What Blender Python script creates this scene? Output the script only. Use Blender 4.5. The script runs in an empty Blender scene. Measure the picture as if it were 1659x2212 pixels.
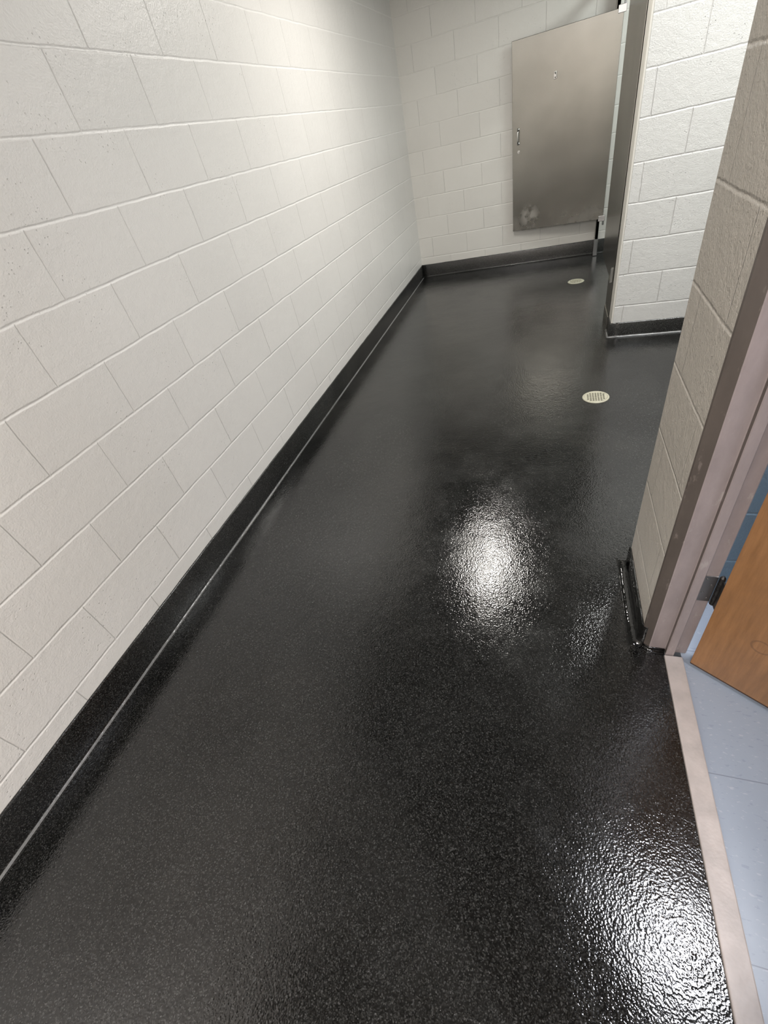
import bpy, bmesh, math, random
from mathutils import Vector, Matrix
random.seed(4)
sc = bpy.context.scene
COL = sc.collection
try:
    sc.view_settings.view_transform = 'Standard'
    sc.view_settings.look = 'None'
except Exception: pass

# ------------------------------------------------------------------ materials
def new_mat(name):
    m = bpy.data.materials.new(name); m.use_nodes = True
    nt = m.node_tree
    return m, nt, nt.nodes['Principled BSDF']

class NB:
    def __init__(s, nt): s.nt = nt
    def n(s, t, **kw):
        x = s.nt.nodes.new(t)
        for k, v in kw.items(): setattr(x, k, v)
        return x
    def link(s, a, b): s.nt.links.new(a, b)
    def math(s, op, a, b=None, c=None, clamp=False):
        x = s.n('ShaderNodeMath', operation=op); x.use_clamp = clamp
        for i, v in enumerate((a, b, c)):
            if v is None: continue
            if isinstance(v, (int, float)): x.inputs[i].default_value = v
            else: s.link(v, x.inputs[i])
        return x.outputs[0]
    def rng(s, v, a, b, c, d, smooth=False):
        x = s.n('ShaderNodeMapRange')
        if smooth: x.interpolation_type = 'SMOOTHSTEP'
        s.link(v, x.inputs[0])
        for i, q in enumerate((a, b, c, d)): x.inputs[i+1].default_value = q
        return x.outputs[0]
    def mix(s, f, a, b):
        x = s.n('ShaderNodeMix', data_type='RGBA')
        if isinstance(f, (int, float)): x.inputs[0].default_value = f
        else: s.link(f, x.inputs[0])
        for i, v in ((6, a), (7, b)):
            if isinstance(v, tuple): x.inputs[i].default_value = (*v, 1)
            else: s.link(v, x.inputs[i])
        return x.outputs[2]
    def noise(s, vec, scale, detail=2.0, rough=.5):
        x = s.n('ShaderNodeTexNoise'); s.link(vec, x.inputs['Vector'])
        x.inputs['Scale'].default_value = scale; x.inputs['Detail'].default_value = detail
        x.inputs['Roughness'].default_value = rough
        return x.outputs[0]
    def bump(s, h, dist, strength=1.0, normal=None):
        x = s.n('ShaderNodeBump'); s.link(h, x.inputs['Height'])
        x.inputs['Distance'].default_value = dist; x.inputs['Strength'].default_value = strength
        if normal: s.link(normal, x.inputs['Normal'])
        return x.outputs[0]

def block_mat(name, axis, u0, v0, col, joint, rough=.33, hb=.203, wb=.406, gd=.0019, rb=1.0, hj=.6):
    m, nt, p = new_mat(name); b = NB(nt)
    g = b.n('ShaderNodeNewGeometry'); pos = g.outputs['Position']
    wn = b.n('ShaderNodeTexNoise'); b.link(pos, wn.inputs['Vector']); wn.inputs['Scale'].default_value = 9
    wob = b.math('MULTIPLY', b.math('SUBTRACT', wn.outputs[0], .5), .007)
    sp = b.n('ShaderNodeSeparateXYZ'); b.link(pos, sp.inputs[0])
    u = b.math('ADD', sp.outputs[axis], wob)
    v = b.math('ADD', sp.outputs[2], wob)
    vv = b.math('DIVIDE', b.math('SUBTRACT', v, v0), hb)
    row = b.math('FLOOR', vv)
    fv = b.math('SUBTRACT', vv, row)
    par = b.math('MULTIPLY', b.math('FLOORED_MODULO', row, 2.0), .5)
    uu = b.math('ADD', b.math('DIVIDE', b.math('SUBTRACT', u, u0), wb), par)
    fu = b.math('SUBTRACT', uu, b.math('FLOOR', uu))
    dv = b.math('MULTIPLY', b.math('MINIMUM', fv, b.math('SUBTRACT', 1.0, fv)), hb)
    du = b.math('MULTIPLY', b.math('MINIMUM', fu, b.math('SUBTRACT', 1.0, fu)), wb)
    # joint depth varies along its length where the paint has filled it
    fill = b.noise(pos, 3.5, 3, .6)
    hv0 = b.rng(dv, .0003, .0070, 0, 1, True)
    hu0 = b.rng(du, .0003, .0036, 0, 1, True)
    keep = b.rng(fill, .35, .6, .6, 1.0)
    hv = b.math('SUBTRACT', 1.0, b.math('MULTIPLY', b.math('SUBTRACT', 1.0, hv0), b.rng(fill, .3, .55, .7, 1.0)))
    hu = b.math('SUBTRACT', 1.0, b.math('MULTIPLY', b.math('SUBTRACT', 1.0, hu0), keep))
    h = b.math('MINIMUM', hv, hu)
    fine = b.noise(pos, 170, 3, .6)
    med = b.noise(pos, 34, 3, .6)
    big = b.noise(pos, 2.2, 3, .5)
    cid = b.n('ShaderNodeCombineXYZ'); b.link(b.math('FLOOR', uu), cid.inputs[0]); b.link(row, cid.inputs[1])
    wh = b.n('ShaderNodeTexWhiteNoise'); b.link(cid.outputs[0], wh.inputs['Vector'])
    tone = b.rng(wh.outputs['Value'], 0, 1, .98, 1.012)
    tone = b.math('MULTIPLY', tone, b.rng(big, .3, .7, .98, 1.02))
    hs = b.n('ShaderNodeHueSaturation'); hs.inputs['Color'].default_value = (*col, 1)
    b.link(tone, hs.inputs['Value'])
    c = b.mix(b.math('MULTIPLY', b.math('SUBTRACT', 1.0, hu), .6*hj), hs.outputs[0], (.42, .40, .375))
    c = b.mix(hv, joint, c)
    b.link(c, p.inputs['Base Color'])
    p.inputs['Roughness'].default_value = rough
    vor = b.n('ShaderNodeTexVoronoi'); b.link(pos, vor.inputs['Vector']); vor.inputs['Scale'].default_value = 55
    pit = b.rng(vor.outputs['Distance'], .06, .16, 0, 1, True)
    pmask = b.rng(b.noise(pos, 5, 2), .50, .62, 0, 1)
    pit = b.math('SUBTRACT', 1.0, b.math('MULTIPLY', b.math('SUBTRACT', 1.0, pit), pmask))
    n1 = b.bump(fine, .0014*rb, .9)
    n2 = b.bump(med, .0024*rb, .7, n1)
    n3 = b.bump(pit, .0018*rb, .9, n2)
    n4 = b.bump(h, gd, 1.0, n3)
    b.link(n4, p.inputs['Normal'])
    return m

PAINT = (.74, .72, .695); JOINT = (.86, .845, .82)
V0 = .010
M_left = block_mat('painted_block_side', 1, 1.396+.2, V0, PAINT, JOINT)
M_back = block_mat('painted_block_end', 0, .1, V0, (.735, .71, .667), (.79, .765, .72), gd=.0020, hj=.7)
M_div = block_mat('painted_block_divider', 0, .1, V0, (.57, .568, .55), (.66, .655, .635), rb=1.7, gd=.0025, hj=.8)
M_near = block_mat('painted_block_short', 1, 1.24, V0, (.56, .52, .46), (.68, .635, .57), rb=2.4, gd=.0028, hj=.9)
M_blue = block_mat('blue_painted_block', 0, .6, V0, (.17, .255, .33), (.2, .29, .37), hj=.2)

def floor_mat(name, speck=1.0, rough=(.05, .19), bump=.0004, scale=290, lift=0.0):
    m, nt, p = new_mat(name); b = NB(nt)
    g = b.n('ShaderNodeNewGeometry'); pos = g.outputs['Position']
    def cells(sc_, pw):
        vor = b.n('ShaderNodeTexVoronoi'); b.link(pos, vor.inputs['Vector']); vor.inputs['Scale'].default_value = sc_
        s_ = b.n('ShaderNodeSeparateColor'); b.link(vor.outputs['Color'], s_.inputs[0])
        return vor, b.math('POWER', s_.outputs[0], pw)
    v1_, g1 = cells(420, 3.4)
    v2_, g2 = cells(340, 12.0)
    v3_, g3 = cells(230, 1.0)
    sk2 = b.math('MULTIPLY', b.rng(g3, .986, .995, 0, 1), b.rng(v3_.outputs['Distance'], .14, .24, 1, 0))
    cloud = b.rng(b.noise(pos, 2.0, 5, .62), .42, .60, 0, 1, True)
    haze = b.rng(b.noise(pos, 1.3, 6, .7), .48, .66, 0, 1, True)
    sep = b.n('ShaderNodeSeparateXYZ'); b.link(pos, sep.inputs[0])
    far_veil = b.rng(sep.outputs[1], .2, 3.0, .35, 1.0, True)   # clouds and haze paler far off, painting in the grey wall reflection
    base = b.mix(b.math('MULTIPLY', b.math('MULTIPLY', cloud, .8), far_veil), (.0003+lift, .0003+lift, .0003+lift), (.0125+lift, .0125+lift, .0118+lift))
    base = b.mix(b.math('MULTIPLY', b.math('MULTIPLY', haze, .65), far_veil), base, (.0185, .0172, .0150))
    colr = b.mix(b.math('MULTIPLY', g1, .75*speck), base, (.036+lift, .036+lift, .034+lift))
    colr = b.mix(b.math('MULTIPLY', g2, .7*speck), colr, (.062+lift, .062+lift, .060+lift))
    colr = b.mix(b.math('MULTIPLY', sk2, .6*speck), colr, (.25, .25, .24))
    b.link(colr, p.inputs['Base Color'])
    big = b.noise(pos, 2.0, 6, .7)
    b.link(b.rng(big, .40, .62, rough[0], rough[1]), p.inputs['Roughness'])
    p.inputs['Specular IOR Level'].default_value = .70
    vb = b.n('ShaderNodeTexVoronoi'); vb.feature = 'SMOOTH_F1'; b.link(pos, vb.inputs['Vector']); vb.inputs['Scale'].default_value = scale*.8
    wave = b.noise(pos, 85, 3, .6)
    slow = b.noise(pos, 5, 3, .5)
    n0 = b.bump(slow, .0030, .7)
    n1 = b.bump(vb.outputs['Distance'], bump, 1.0, n0)
    n2 = b.bump(wave, .00065, .8, n1)
    b.link(n2, p.inputs['Normal'])
    return m
M_epoxy = floor_mat('black_epoxy_floor')
M_cove = floor_mat('black_epoxy_cove', 1.3, (.12, .20), .0004, lift=.003)
M_covel = floor_mat('painted_glint_epoxy', 1.0, (.03, .10), .0016, scale=80, lift=.14)  # pale grey that paints in the glint along the cove crease
M_wet = floor_mat('wet_epoxy_cove', .5, (.03, .07), .0010, scale=110)

def tile_mat():
    m, nt, p = new_mat('blue_vinyl_tile'); b = NB(nt)
    g = b.n('ShaderNodeNewGeometry'); pos = g.outputs['Position']
    sp = b.n('ShaderNodeSeparateXYZ'); b.link(pos, sp.inputs[0])
    T = .372
    def edge(o, off):
        q = b.math('DIVIDE', b.math('SUBTRACT', o, off), T)
        f = b.math('SUBTRACT', q, b.math('FLOOR', q))
        return b.math('MULTIPLY', b.math('MINIMUM', f, b.math('SUBTRACT', 1.0, f)), T)
    d = b.math('MINIMUM', edge(sp.outputs[0], .80), edge(sp.outputs[1], .602))
    seam = b.rng(d, .0004, .0016, .8, 0)
    sc2 = b.n('ShaderNodeMapping'); b.link(pos, sc2.inputs[0]); sc2.inputs['Scale'].default_value = (1, 2.4, 1)
    sc2.inputs['Rotation'].default_value = (0, 0, .7)
    spk = b.rng(b.noise(sc2.outputs[0], 60, 2), .63, .71, 0, 1)
    dpk = b.rng(b.noise(sc2.outputs[0], 45, 2), .36, .30, 0, 1)
    c = b.mix(b.noise(pos, 5, 3), (.29, .335, .405), (.35, .395, .465))
    c = b.mix(b.math('MULTIPLY', spk, .45), c, (.50, .52, .56))
    c = b.mix(b.math('MULTIPLY', dpk, .35), c, (.19, .23, .31))
    c = b.mix(seam, c, (.15, .17, .205))
    b.link(c, p.inputs['Base Color']); p.inputs['Roughness'].default_value = .3
    b.link(b.bump(b.noise(pos, 14, 2), .0008, .5), p.inputs['Normal'])
    return m
M_tile = tile_mat()

def simple(name, col, rough=.5, metal=0.0, var=.08, scale=12, bumpd=0.0, bscale=80, stretch=(1,1,1), col2=None, spec=.5):
    m, nt, p = new_mat(name); b = NB(nt)
    tc = b.n('ShaderNodeTexCoord')
    mp = b.n('ShaderNodeMapping'); b.link(tc.outputs['Object'], mp.inputs[0]); mp.inputs['Scale'].default_value = stretch
    n = b.noise(mp.outputs[0], scale, 4, .6)
    f = b.rng(n, .3, .7, 0, 1)
    a = tuple(c*(1-var) for c in col); d = col2 or tuple(min(1, c*(1+var)) for c in col)
    b.link(b.mix(f, a, d), p.inputs['Base Color'])
    p.inputs['Roughness'].default_value = rough; p.inputs['Metallic'].default_value = metal
    p.inputs['Specular IOR Level'].default_value = spec
    if bumpd:
        b.link(b.bump(b.noise(mp.outputs[0], bscale, 3), bumpd, 1.0), p.inputs['Normal'])
    return m
def scuffed_paint(name, col, scuff, amt):
    m, nt, p = new_mat(name); b = NB(nt)
    tc = b.n('ShaderNodeTexCoord')
    mp = b.n('ShaderNodeMapping'); b.link(tc.outputs['Object'], mp.inputs[0]); mp.inputs['Scale'].default_value = (1, 1, .35)
    a = b.rng(b.noise(mp.outputs[0], 16, 5, .65), .35, .65, 0, 1)
    c = b.mix(a, tuple(q*.88 for q in col), tuple(q*1.1 for q in col))
    s_ = b.rng(b.noise(mp.outputs[0], 38, 4, .7), .60, .68, 0, amt)
    c = b.mix(s_, c, scuff)
    b.link(c, p.inputs['Base Color']); p.inputs['Roughness'].default_value = .33
    b.link(b.bump(b.noise(tc.outputs['Object'], 50, 3), .0006, 1.0), p.inputs['Normal'])
    return m
def wood_mat():
    m, nt, p = new_mat('stained_wood_veneer'); b = NB(nt)
    tc = b.n('ShaderNodeTexCoord')
    mp = b.n('ShaderNodeMapping'); b.link(tc.outputs['Object'], mp.inputs[0]); mp.inputs['Scale'].default_value = (9, 9, .8)
    gr = b.rng(b.noise(mp.outputs[0], 7, 6, .7), .35, .65, 0, 1)
    c = b.mix(gr, (.265, .128, .050), (.39, .195, .080))
    cl = b.rng(b.noise(tc.outputs['Object'], 7, 4, .6), .42, .68, 0, .55)
    c = b.mix(cl, c, (.23, .12, .058))
    dd = b.n('ShaderNodeVectorMath', operation='DISTANCE'); b.link(tc.outputs['Object'], dd.inputs[0]); dd.inputs[1].default_value = (.103, -.070, .217)
    ring = b.math('SUBTRACT', 1.0, b.rng(b.math('ABSOLUTE', b.math('SUBTRACT', dd.outputs['Value'], .022)), .001, .004, 0, 1, True))
    c = b.mix(b.math('MULTIPLY', ring, .5), c, (.14, .07, .035))
    b.link(c, p.inputs['Base Color']); p.inputs['Roughness'].default_value = .36
    return m
def steel_mat(name, k=1.0, smudge=True):
    m, nt, p = new_mat(name); b = NB(nt)
    tc = b.n('ShaderNodeTexCoord')
    cloud = b.noise(tc.outputs['Object'], 2.2, 3)
    base = b.mix(b.rng(cloud, .35, .65, 0, 1), (.295*k, .287*k, .26*k), (.355*k, .345*k, .315*k))
    p.inputs['Roughness'].default_value = .25
    if smudge:
        sx = b.n('ShaderNodeSeparateXYZ'); b.link(tc.outputs['Object'], sx.inputs[0])
        low = b.math('MULTIPLY', b.rng(sx.outputs[2], .22, .04, 0, 1, True), b.rng(b.noise(tc.outputs['Object'], 6, 4), .44, .66, 0, 1))
        dd = b.n('ShaderNodeVectorMath', operation='DISTANCE'); b.link(tc.outputs['Object'], dd.inputs[0]); dd.inputs[1].default_value = (-.28, 0, .12)
        sm = b.math('MULTIPLY', b.rng(dd.outputs['Value'], .03, .13, 1, 0, True), b.rng(b.noise(tc.outputs['Object'], 16, 3), .40, .56, 0, 1))
        sm = b.math('MAXIMUM', sm, b.math('MULTIPLY', low, .3))
        base = b.mix(b.math('MULTIPLY', sm, .7), base, (.78, .76, .72))
        b.link(b.math('ADD', .25, b.math('MULTIPLY', sm, .22)), p.inputs['Roughness'])
    b.link(base, p.inputs['Base Color'])
    p.inputs['Metallic'].default_value = 1.0
    p.inputs['Anisotropic'].default_value = .8
    cx = b.n('ShaderNodeCombineXYZ')
    cx.inputs[0].default_value = 1.0 if smudge else 0.0
    cx.inputs[1].default_value = 0.0 if smudge else 1.0
    b.link(cx.outputs[0], p.inputs['Tangent'])
    return m
M_steel = steel_mat('brushed_stainless')
M_pil = steel_mat('brushed_stainless_dark', 1.05, False)
M_chrome = simple('chrome', (.5, .5, .5), .25, 1.0)
M_latch = simple('worn_chrome', (.55, .54, .52), .3, 1.0)
M_hinge = simple('worn_hinge_steel', (.30, .29, .28), .42, 1.0)
M_knuckle = simple('dark_knuckle_steel', (.13, .125, .12), .38, 1.0, .3, 60)
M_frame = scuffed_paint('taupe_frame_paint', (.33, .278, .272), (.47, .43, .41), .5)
M_frame_side = scuffed_paint('dark_frame_sides', (.11, .092, .08), (.25, .21, .19), .6)
M_thresh = simple('marble_threshold', (.45, .40, .375), .42, 0, .16, 14, .0012, 40)
M_wood = wood_mat()
M_woodedge = simple('dark_wood_edge', (.06, .03, .015), .5)
M_ivory = simple('ivory_drain_plastic', (.42, .40, .31), .4, 0, .08, 60)
M_ceil = simple('ceiling_paint', (.36, .36, .35), .8, 0, .04, 3, .001, 50)
M_well = simple('drain_well', (.02, .02, .018), .6)
M_caulk = simple('cream_corner_paint', (.60, .58, .53), .45, 0, .04, 10)

# ------------------------------------------------------------------ helpers
def mesh_obj(name, bm, mat, origin=(0,0,0), parent=None, smooth=False):
    bmesh.ops.recalc_face_normals(bm, faces=bm.faces)
    o = Vector(origin)
    for v in bm.verts: v.co -= o
    me = bpy.data.meshes.new(name); bm.to_mesh(me); bm.free()
    for mt in (mat if isinstance(mat, (list, tuple)) else [mat]): me.materials.append(mt)
    if smooth:
        for f in me.polygons: f.use_smooth = True
    ob = bpy.data.objects.new(name, me); COL.objects.link(ob)
    ob.location = o
    if parent:
        ob.parent = parent; ob.location = o - parent.location if not parent.parent else o - parent.location - parent.parent.location
    return ob
def add_box(bm, x0, x1, y0, y1, z0, z1, bev=0.0, mi=0):
    vs = [bm.verts.new((x, y, z)) for z in (z0, z1) for x, y in ((x0,y0),(x1,y0),(x1,y1),(x0,y1))]
    fs = [(0,3,2,1),(4,5,6,7),(0,1,5,4),(1,2,6,5),(2,3,7,6),(3,0,4,7)]
    faces = [bm.faces.new([vs[i] for i in f]) for f in fs]
    for f in faces: f.material_index = mi
    if bev:
        es = list({e for f in faces for e in f.edges})
        bmesh.ops.bevel(bm, geom=es, offset=bev, segments=2, profile=.6, affect='EDGES')
def box(name, x0, x1, y0, y1, z0, z1, mat, bev=0.0, parent=None):
    bm = bmesh.new(); add_box(bm, x0, x1, y0, y1, z0, z1, bev)
    return mesh_obj(name, bm, mat, ((x0+x1)/2, (y0+y1)/2, z0), parent)
def add_cyl(bm, c, axis, r, h, seg=24, bev=0, r2=None):
    rot = Vector((0,0,1)).rotation_difference(Vector(axis)).to_matrix().to_4x4()
    bmesh.ops.create_cone(bm, cap_ends=True, segments=seg, radius1=r, radius2=r if r2 is None else r2, depth=h,
                          matrix=Matrix.Translation(c) @ rot)
def struct(o, label):
    o['kind'] = 'structure'; o['label'] = label; return o
def thing(o, label, cat):
    o['label'] = label; o['category'] = cat; return o
def empty(name, loc):
    e = bpy.data.objects.new(name, None); e.empty_display_size = .1; COL.objects.link(e); e.location = loc; return e

# ------------------------------------------------------------------ room shell
XL, YB, YN, XR, H = -1.478, 6.0, -2.2, 2.4, 2.6
XW = .332      # near side wall
XH = .455      # hall side of that wall
YW = .985      # wall end at the door frame
struct(box('floor', XL-.1, .398, YN-.1, YB+.1, -.1, 0, M_epoxy), 'glossy black speckled epoxy floor')
struct(box('floor.001', .398, XR+.1, 1.255, YB+.1, -.1, 0, M_epoxy), 'glossy black epoxy floor of the side alcove')
struct(box('floor.002', .448, XR+.1, YN-.1, 1.255, -.1, -.001, M_tile), 'pale blue vinyl tile hallway floor')
struct(box('ceiling', XL-.1, XR+.1, YN-.1, YB+.1, H, H+.1, M_ceil), 'plain off-white ceiling')
struct(box('wall_left', XL-.1, XL, YN-.1, YB+.1, 0, H, M_left), 'long off-white painted concrete block wall')
struct(box('wall_back', XL, XR, YB, YB+.1, 0, H, M_back), 'off-white painted concrete block end wall')
struct(box('wall_front', XL, XR, YN-.1, YN, 0, H, M_back), 'off-white painted block wall behind the entrance')
struct(box('wall_far_right', XR, XR+.1, YN, YB, 0, H, M_left), 'off-white painted block side wall')
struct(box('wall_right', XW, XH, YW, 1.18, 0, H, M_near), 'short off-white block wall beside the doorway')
def two_tone():
    bm = bmesh.new(); add_box(bm, XW, XR, 1.18, 1.33, 0, H)
    o = mesh_obj('wall_alcove', bm, [M_back, M_blue, M_near], (XW, 1.18, 0))
    for f in o.data.polygons:
        if f.normal.y < -.9: f.material_index = 1
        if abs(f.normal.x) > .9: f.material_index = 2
    return o
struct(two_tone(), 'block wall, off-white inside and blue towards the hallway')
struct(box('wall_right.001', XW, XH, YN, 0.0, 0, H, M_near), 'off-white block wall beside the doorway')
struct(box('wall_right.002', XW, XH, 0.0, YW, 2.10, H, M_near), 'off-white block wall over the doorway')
XP = .44; YP = 3.60
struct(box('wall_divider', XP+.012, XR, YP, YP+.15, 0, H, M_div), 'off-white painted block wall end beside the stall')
bm = bmesh.new(); add_box(bm, XP, XP+.0125, YP+.001, YP+.149, 0, H, .004)
struct(mesh_obj('trim_1', bm, M_caulk, (XP, YP, 0)), 'cream painted corner strip on the wall end')

# ---------------- coves
def cove(name, pts, Ht, mat, label, r=.012, t=.007, edge=True):
    prof = [(0.0, Ht), (t*.7, Ht-.001), (t, Ht-min(.006, Ht*.3))]
    prof.append((t, min(r+.004, Ht*.65)))
    for k in range(1, 7):
        a = math.pi/2*k/6
        prof.append((t + r*(1-math.cos(a)), .0012 + min(r, Ht*.6)*(1-math.sin(a))))
    prof.append((t+r+.003, .0002))
    prof.append((0.0, .0002))
    P = [Vector(p) for p in pts]
    samples = []
    for i in range(len(P)-1):
        d = (P[i+1]-P[i]); L = d.length; d.normalize(); n = Vector((-d.y, d.x))
        nseg = max(1, int(L/.06))
        for k in range(nseg+1):
            if k == nseg and i < len(P)-2: continue
            nn = n
            if k == 0 and i > 0:
                dp = (P[i]-P[i-1]).normalized(); np_ = Vector((-dp.y, dp.x))
                s = (n+np_); nn = s / (1+n.dot(np_))
            samples.append((P[i]+d*(L*k/nseg), nn))
    bm = bmesh.new(); rings = []
    for p, n in samples:
        j = random.uniform(-.0010, .0010); w = random.uniform(-.0006, .0006)
        ring = []
        for q, (dd, z) in enumerate(prof):
            zz = z + (j if q < 3 else 0)
            de = dd + (w if 2 < q < len(prof)-1 else 0)
            ring.append(bm.verts.new((p.x+n.x*de, p.y+n.y*de, zz)))
        rings.append(ring)
    for a, b_ in zip(rings[:-1], rings[1:]):
        for k in range(len(prof)):
            k2 = (k+1) % len(prof)
            f = bm.faces.new((a[k], a[k2], b_[k2], b_[k]))
            if edge and k in (5, 6, 7): f.material_index = 1  # fillet faces that carry the painted glint
    bm.faces.new(rings[0]); bm.faces.new(list(reversed(rings[-1])))
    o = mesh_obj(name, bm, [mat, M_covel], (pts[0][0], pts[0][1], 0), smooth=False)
    for f in o.data.polygons: f.use_smooth = abs(f.normal.z) < .98
    return struct(o, label)
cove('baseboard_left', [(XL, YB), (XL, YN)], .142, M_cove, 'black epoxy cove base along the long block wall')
cove('baseboard_back', [(XR, YB), (XL, YB)], .138, M_cove, 'black epoxy cove base along the end wall', edge=False)
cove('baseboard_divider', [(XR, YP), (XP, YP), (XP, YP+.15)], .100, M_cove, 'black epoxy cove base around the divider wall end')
cove('baseboard_right', [(XW+.012, .975), (XW, .99), (XW, 1.33), (XR, 1.33)], .10, M_wet, 'black epoxy cove base wrapping the wall corner by the door', .026, .006, False)
cove('baseboard_frame', [(.401, .9615), (.358, .9625), (.336, .980)], .014, M_wet, 'bead of black epoxy around the door frame foot', .010, .004, False)

# ---------------- threshold
bm = bmesh.new(); add_box(bm, .398, .449, .0, .942, -.06, .008, .003)
struct(mesh_obj('trim_2', bm, M_thresh, (.42, .5, 0)), 'worn pinkish marble threshold strip in the doorway')

# ---------------- door and frame
door = struct(empty('door_1', (.40, .965, 0)), 'open wooden door in a taupe painted steel frame')
def jamb(name, sgn, yf):
    pr = [(.3310, .0235), (.3325, .0180), (.3560, .001), (.359, 0), (.400, 0), (.402, -.002), (.402, -.0145), (.404, -.0165),
          (.424, -.0165), (.426, -.0145), (.426, -.002), (.428, 0), (.4605, 0), (.4635, .003), (.4635, .040),
          (.4555, .040), (.4555, .010), (.360, .010), (.340, .0235)]
    bm = bmesh.new()
    lo = [bm.verts.new((x, yf+sgn*y, .0005)) for x, y in pr]; hi = [bm.verts.new((x, yf+sgn*y, 2.10)) for x, y in pr]
    n = len(pr)
    for i in range(n):
        f = bm.faces.new((lo[i], lo[(i+1) % n], hi[(i+1) % n], hi[i]))
        if i in (0, 1, 5): f.material_index = 1  # darker tone on the room-side strip and the side of the stop
    bm.faces.new(lo); bm.faces.new(hi)
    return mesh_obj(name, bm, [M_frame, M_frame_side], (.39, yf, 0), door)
jamb('jamb', 1, .962)
jamb('jamb', -1, .052)
bm = bmesh.new(); add_box(bm, .3275, .4635, .052, .962, 2.05, 2.10, .002); add_box(bm, .402, .426, .068, .946, 2.034, 2.05, .002)
mesh_obj('frame_head', bm, M_frame, (.39, .5, 2.05), door)
P0 = Vector((.463, .921)); D = Vector((.169, -.115)).normalized(); N = Vector((-D.y, D.x))
def leaf_pt(u, v, z): q = P0 + D*u + N*v; return (q.x, q.y, z)
def leaf_box(bm, u0, u1, v0, v1, z0, z1, bev=0, mi=0):
    vs = [bm.verts.new(leaf_pt(u, v, z)) for z in (z0, z1) for u, v in ((u0,v0),(u1,v0),(u1,v1),(u0,v1))]
    faces = [bm.faces.new([vs[i] for i in f]) for f in [(0,3,2,1),(4,5,6,7),(0,1,5,4),(1,2,6,5),(2,3,7,6),(3,0,4,7)]]
    for f in faces: f.material_index = mi
    if bev: bmesh.ops.bevel(bm, geom=list({e for f in faces for e in f.edges}), offset=bev, segments=2, affect='EDGES')
bm = bmesh.new(); leaf_box(bm, 0, .905, 0, .044, .016, 2.03, .0015)
leaf = mesh_obj('door_leaf', bm, [M_wood], (P0.x, P0.y, .016), door)
bm = bmesh.new(); leaf_box(bm, .0005, .9045, .0005, .0435, .0115, .016)
mesh_obj('bottom_edge', bm, M_woodedge, (P0.x, P0.y, .0115), leaf)
for zc in (.325, 1.05, 1.78):
    bm = bmesh.new()
    add_box(bm, .430, .462, .9593, .962, zc-.052, zc+.052, .0008)
    for dz in (-.04, -.015, .015, .04):
        add_cyl(bm, (.444 + (.009 if dz in (-.04, .015) else -.006), .9588, zc+dz), (0, -1, 0), .0035, .002, 12)
    h = mesh_obj('hinge_plate', bm, M_hinge, (.44, .961, zc), door); h['label'] = 'steel hinge leaf screwed to the frame'
    bm = bmesh.new()
    for k in range(5):
        add_cyl(bm, (.4685, .9535, zc-.044+.022*k), (0, 0, 1), .0075, .0195, 16)
        add_cyl(bm, (.4685, .9535, zc-.044+.022*k), (0, 0, 1), .0060, .0222, 16)
    add_cyl(bm, (.4685, .9535, zc+.059), (0, 0, 1), .0065, .006, 16, 0, .003)
    add_box(bm, .4675, .4715, .922, .950, zc-.052, zc+.052)
    mesh_obj('hinge_knuckle', bm, M_knuckle, (.4685, .9535, zc), door)

# ---------------- floor drains
def drain(loc, first=None):
    root = empty('floor_drain', loc)
    R, ri = .075, .064
    bm = bmesh.new(); seg = 64
    prof = [(ri, .001), (ri, .0045), (ri+.003, .0055), (R-.004, .005), (R, .0022), (R, .0003), (ri+.001, .0003)]
    rings = []
    for k in range(seg):
        a = 2*math.pi*k/seg
        rings.append([bm.verts.new((loc[0]+r*math.cos(a), loc[1]+r*math.sin(a), z)) for r, z in prof])
    for k in range(seg):
        a, b_ = rings[k], rings[(k+1) % seg]
        for i in range(len(prof)):
            j = (i+1) % len(prof); bm.faces.new((a[i], a[j], b_[j], b_[i]))
    mesh_obj('rim', bm, M_ivory, loc, root, True)
    ri = .0625
    bm = bmesh.new(); s = .0145; hole = .0050; z = .0042; n = 5
    for i in range(-n, n+1):
        for j in range(-n, n+1):
            cx, cy = i*s, j*s
            if math.hypot(cx, cy) > ri+.006: continue
            o_ = [(-s/2,-s/2),(s/2,-s/2),(s/2,s/2),(-s/2,s/2)]
            q = [(-hole,-hole),(hole,-hole),(hole,hole),(-hole,hole)]
            def cl(x, y):
                d = math.hypot(x, y); f = min(1, (ri+.001)/d) if d > 0 else 1
                return (loc[0]+x*f, loc[1]+y*f, z)
            ov = [bm.verts.new(cl(cx+x, cy+y)) for x, y in o_]
            solid = math.hypot(cx, cy) > ri-.006
            if solid: bm.faces.new(ov); continue
            iv = [bm.verts.new(cl(cx+x, cy+y)) for x, y in q]
            lv = [bm.verts.new((v.co.x, v.co.y, .001)) for v in iv]
            for k in range(4):
                m2 = (k+1) % 4
                bm.faces.new((ov[k], ov[m2], iv[m2], iv[k])); bm.faces.new((iv[k], iv[m2], lv[m2], lv[k]))
    bmesh.ops.remove_doubles(bm, verts=bm.verts, dist=.00005)
    mesh_obj('grate', bm, M_ivory, loc, root)
    bm = bmesh.new(); add_cyl(bm, (loc[0], loc[1], .0006), (0,0,1), .0635, .0006, 48)
    mesh_obj('drain_well', bm, M_well, loc, root)
    root['group'] = 'floor drains'
    return root
thing(drain((.298, 2.69, 0)), 'round ivory floor drain with square-hole grate in open floor', 'floor drain')
thing(drain((.257, 5.05, 0)), 'round ivory floor drain in front of the stall door', 'floor drain')

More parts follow.
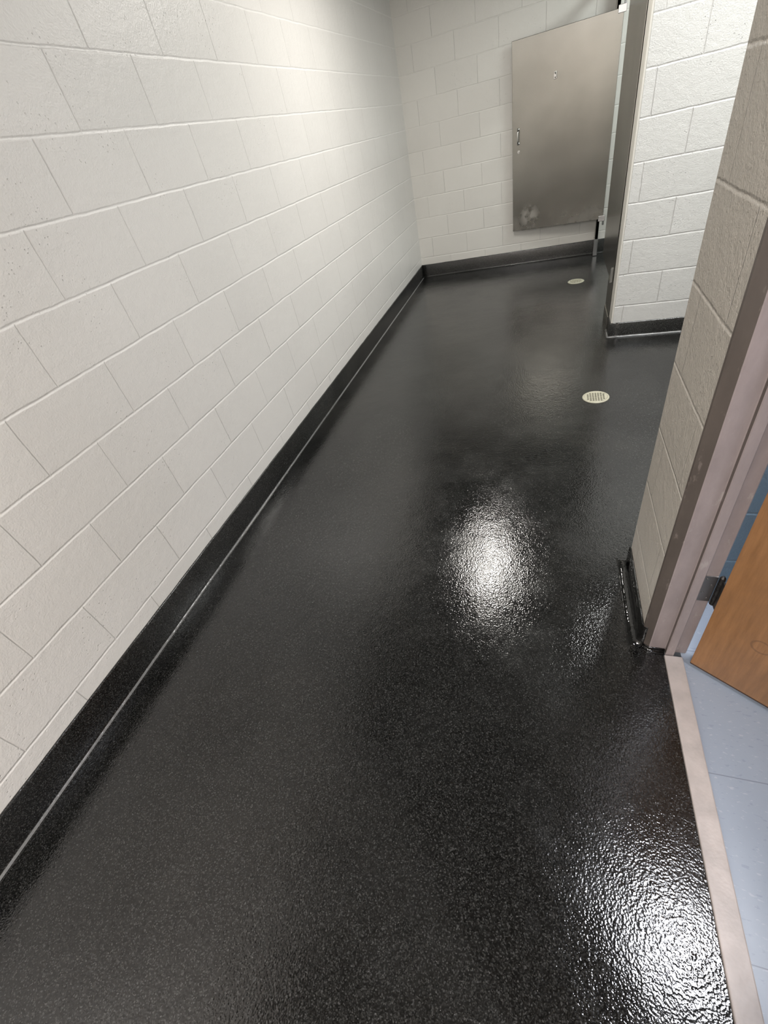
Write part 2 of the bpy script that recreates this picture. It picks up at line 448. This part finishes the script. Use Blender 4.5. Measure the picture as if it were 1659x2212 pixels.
# ---------------- toilet stall partition
st = thing(empty('toilet_partition', (.46, 4.2, 0)), 'brushed stainless steel toilet stall front with its door swung open', 'toilet stall partition')
YD = 5.85
box('pilaster', .434, .462, 3.755, 4.02, .09, 2.08, M_pil, .003, st)
p2 = box('pilaster', .455, .485, 5.885, 5.985, .16, 2.08, M_pil, .003, st)
box('panel', .436, .458, 4.025, 4.66, .30, 1.86, M_pil, .003, st)
box('shoe', .429, .467, 3.752, 4.03, .0, .095, M_pil, .003, st)
box('shoe', .450, .490, 5.885, 5.96, .004, .17, M_chrome, .003, st)
bm = bmesh.new(); add_box(bm, .44, .475, 3.756, 5.995, 2.08, 2.115, .004)
mesh_obj('headrail', bm, M_steel, (.457, 4.9, 2.08), st)
bm = bmesh.new(); add_box(bm, .422, .434, 3.765, 3.80, .33, .42, .002); add_box(bm, .415, .424, 3.758, 3.772, .33, .42, .001)
add_cyl(bm, (.421, 3.785, .352), (-1,0,0), .006, .006, 12); add_cyl(bm, (.421, 3.785, .398), (-1,0,0), .006, .006, 12)
mesh_obj('wall_bracket', bm, M_chrome, (.43, 3.78, .33), st)
dx0, dx1, dz0, dz1 = -.392, .515, .352, 1.847
sd = box('stall_door', dx0, dx1, YD-.012, YD+.012, dz0, dz1, M_steel, .003, st)
bm = bmesh.new()
for z in (dz0+.0, dz1-.0):
    s_ = 1 if z < 1 else -1
    add_box(bm, dx1-.045, dx1+.018, YD-.017, YD+.017, z-(.02 if s_ > 0 else .03), z+(.03 if s_ > 0 else .02), .003)
    add_cyl(bm, (dx1+.004, YD, z-s_*.03), (0,0,1), .010, .05, 16)
    add_cyl(bm, (dx1-.02, YD-.0185, z), (0,-1,0), .006, .005, 12)
mesh_obj('hinge', bm, M_chrome, (dx1, YD, dz0), sd)
bm = bmesh.new()
hx, hz = -.335, 1.165
pts = [(0, .0), (-.026, .006), (-.032, .02), (-.033, .055), (-.032, .09), (-.026, .104), (0, .11)]
prev = None
for (yy, zz) in pts:
    ring = [bm.verts.new((hx+.007*math.cos(a), YD-.013+yy+.005*math.sin(a), hz-.055+zz + (.005*math.sin(a) if yy == 0 else 0)))
            for a in [2*math.pi*k/10 for k in range(10)]]
    if prev:
        for k in range(10): bm.faces.new((prev[k], prev[(k+1) % 10], ring[(k+1) % 10], ring[k]))
    prev = ring
add_cyl(bm, (hx, YD-.014, hz-.055), (0,-1,0), .012, .004, 16); add_cyl(bm, (hx, YD-.014, hz+.055), (0,-1,0), .012, .004, 16)
mesh_obj('handle', bm, M_latch, (hx, YD-.014, hz), sd, True)
bm = bmesh.new(); add_cyl(bm, (hx+.005, YD-.015, 1.045), (0,-1,0), .013, .006, 24); add_cyl(bm, (hx+.005, YD-.024, 1.045), (0,-1,0), .008, .016, 16, 0, .006)
mesh_obj('latch_knob', bm, M_latch, (hx, YD-.014, 1.045), sd)
kx, kz = -.005, 1.545
bm = bmesh.new(); add_box(bm, kx-.014, kx+.014, YD-.017, YD-.012, kz-.026, kz+.026, .003)
add_cyl(bm, (kx, YD-.030, kz-.008), (0,-1,.35), .006, .032, 12); add_cyl(bm, (kx, YD-.046, kz-.002), (0,-1,0), .010, .008, 16)
add_cyl(bm, (kx, YD-.026, kz+.014), (0,-1,.6), .005, .022, 12)
mesh_obj('coat_hook', bm, M_latch, (kx, YD-.014, kz), sd)
# the open door rests a few degrees back towards the end wall
sd.rotation_euler = (0, 0, math.radians(-6.5)); sd.location.y += .050

# ------------------------------------------------------------------ lights
def area(name, loc, sx, sy, power, col, spread=180):
    l = bpy.data.lights.new(name, 'AREA'); l.shape = 'RECTANGLE'; l.size = sx; l.size_y = sy; l.energy = power; l.color = col
    l.spread = math.radians(spread)
    o = bpy.data.objects.new(name, l); COL.objects.link(o); o.location = loc; return o
area('ceiling_light', (-.50, 3.6, H-.02), .15, .85, 31, (1, .965, .90))
area('rear_fill', (-.4, -1.35, H-.02), .6, 1.2, 82, (1, .955, .935))  # unseen fill lamp added behind the camera to brighten the near walls
area('alcove_fill', (1.2, 2.6, H-.02), .9, .5, 50, (.985, 1, .975))  # added fill, out of view, lifts the divider and the long wall
area('stall_fill', (1.35, 4.9, H-.02), .5, 1.0, 40, (.92, 1, .98))  # fill lamp added out of view to light the end wall strip
area('hall_light', (.93, .95, H-.02), .36, 1.1, 90, (.91, .93, 1))
w = bpy.data.worlds.new('World'); sc.world = w; w.use_nodes = True
w.node_tree.nodes['Background'].inputs[0].default_value = (.5, .5, .5, 1)
w.node_tree.nodes['Background'].inputs[1].default_value = .3

# ------------------------------------------------------------------ camera
P = (829.5, 1106.0); F = 961.0
v1 = Vector((1200-P[0], 197-P[1], F)).normalized()
vV = Vector((1120-P[0], 2240-P[1], F)).normalized()
vX = vV.cross(v1).normalized() * 1
if vX.x < 0: vX = -vX
vV = (vV - v1*vV.dot(v1)).normalized()
right = Vector((vX.x, v1.x, -vV.x)); down = Vector((vX.y, v1.y, -vV.y)); fwd = Vector((vX.z, v1.z, -vV.z))
cam = bpy.data.cameras.new('Camera'); co = bpy.data.objects.new('Camera', cam); COL.objects.link(co)
M = Matrix((( right.x, -down.x, -fwd.x, 0), (right.y, -down.y, -fwd.y, 0), (right.z, -down.z, -fwd.z, 1.435), (0,0,0,1)))
co.matrix_world = M
cam.sensor_fit = 'HORIZONTAL'; cam.sensor_width = 36; cam.lens = 36*F/1659
cam.clip_start = .02
sc.camera = co
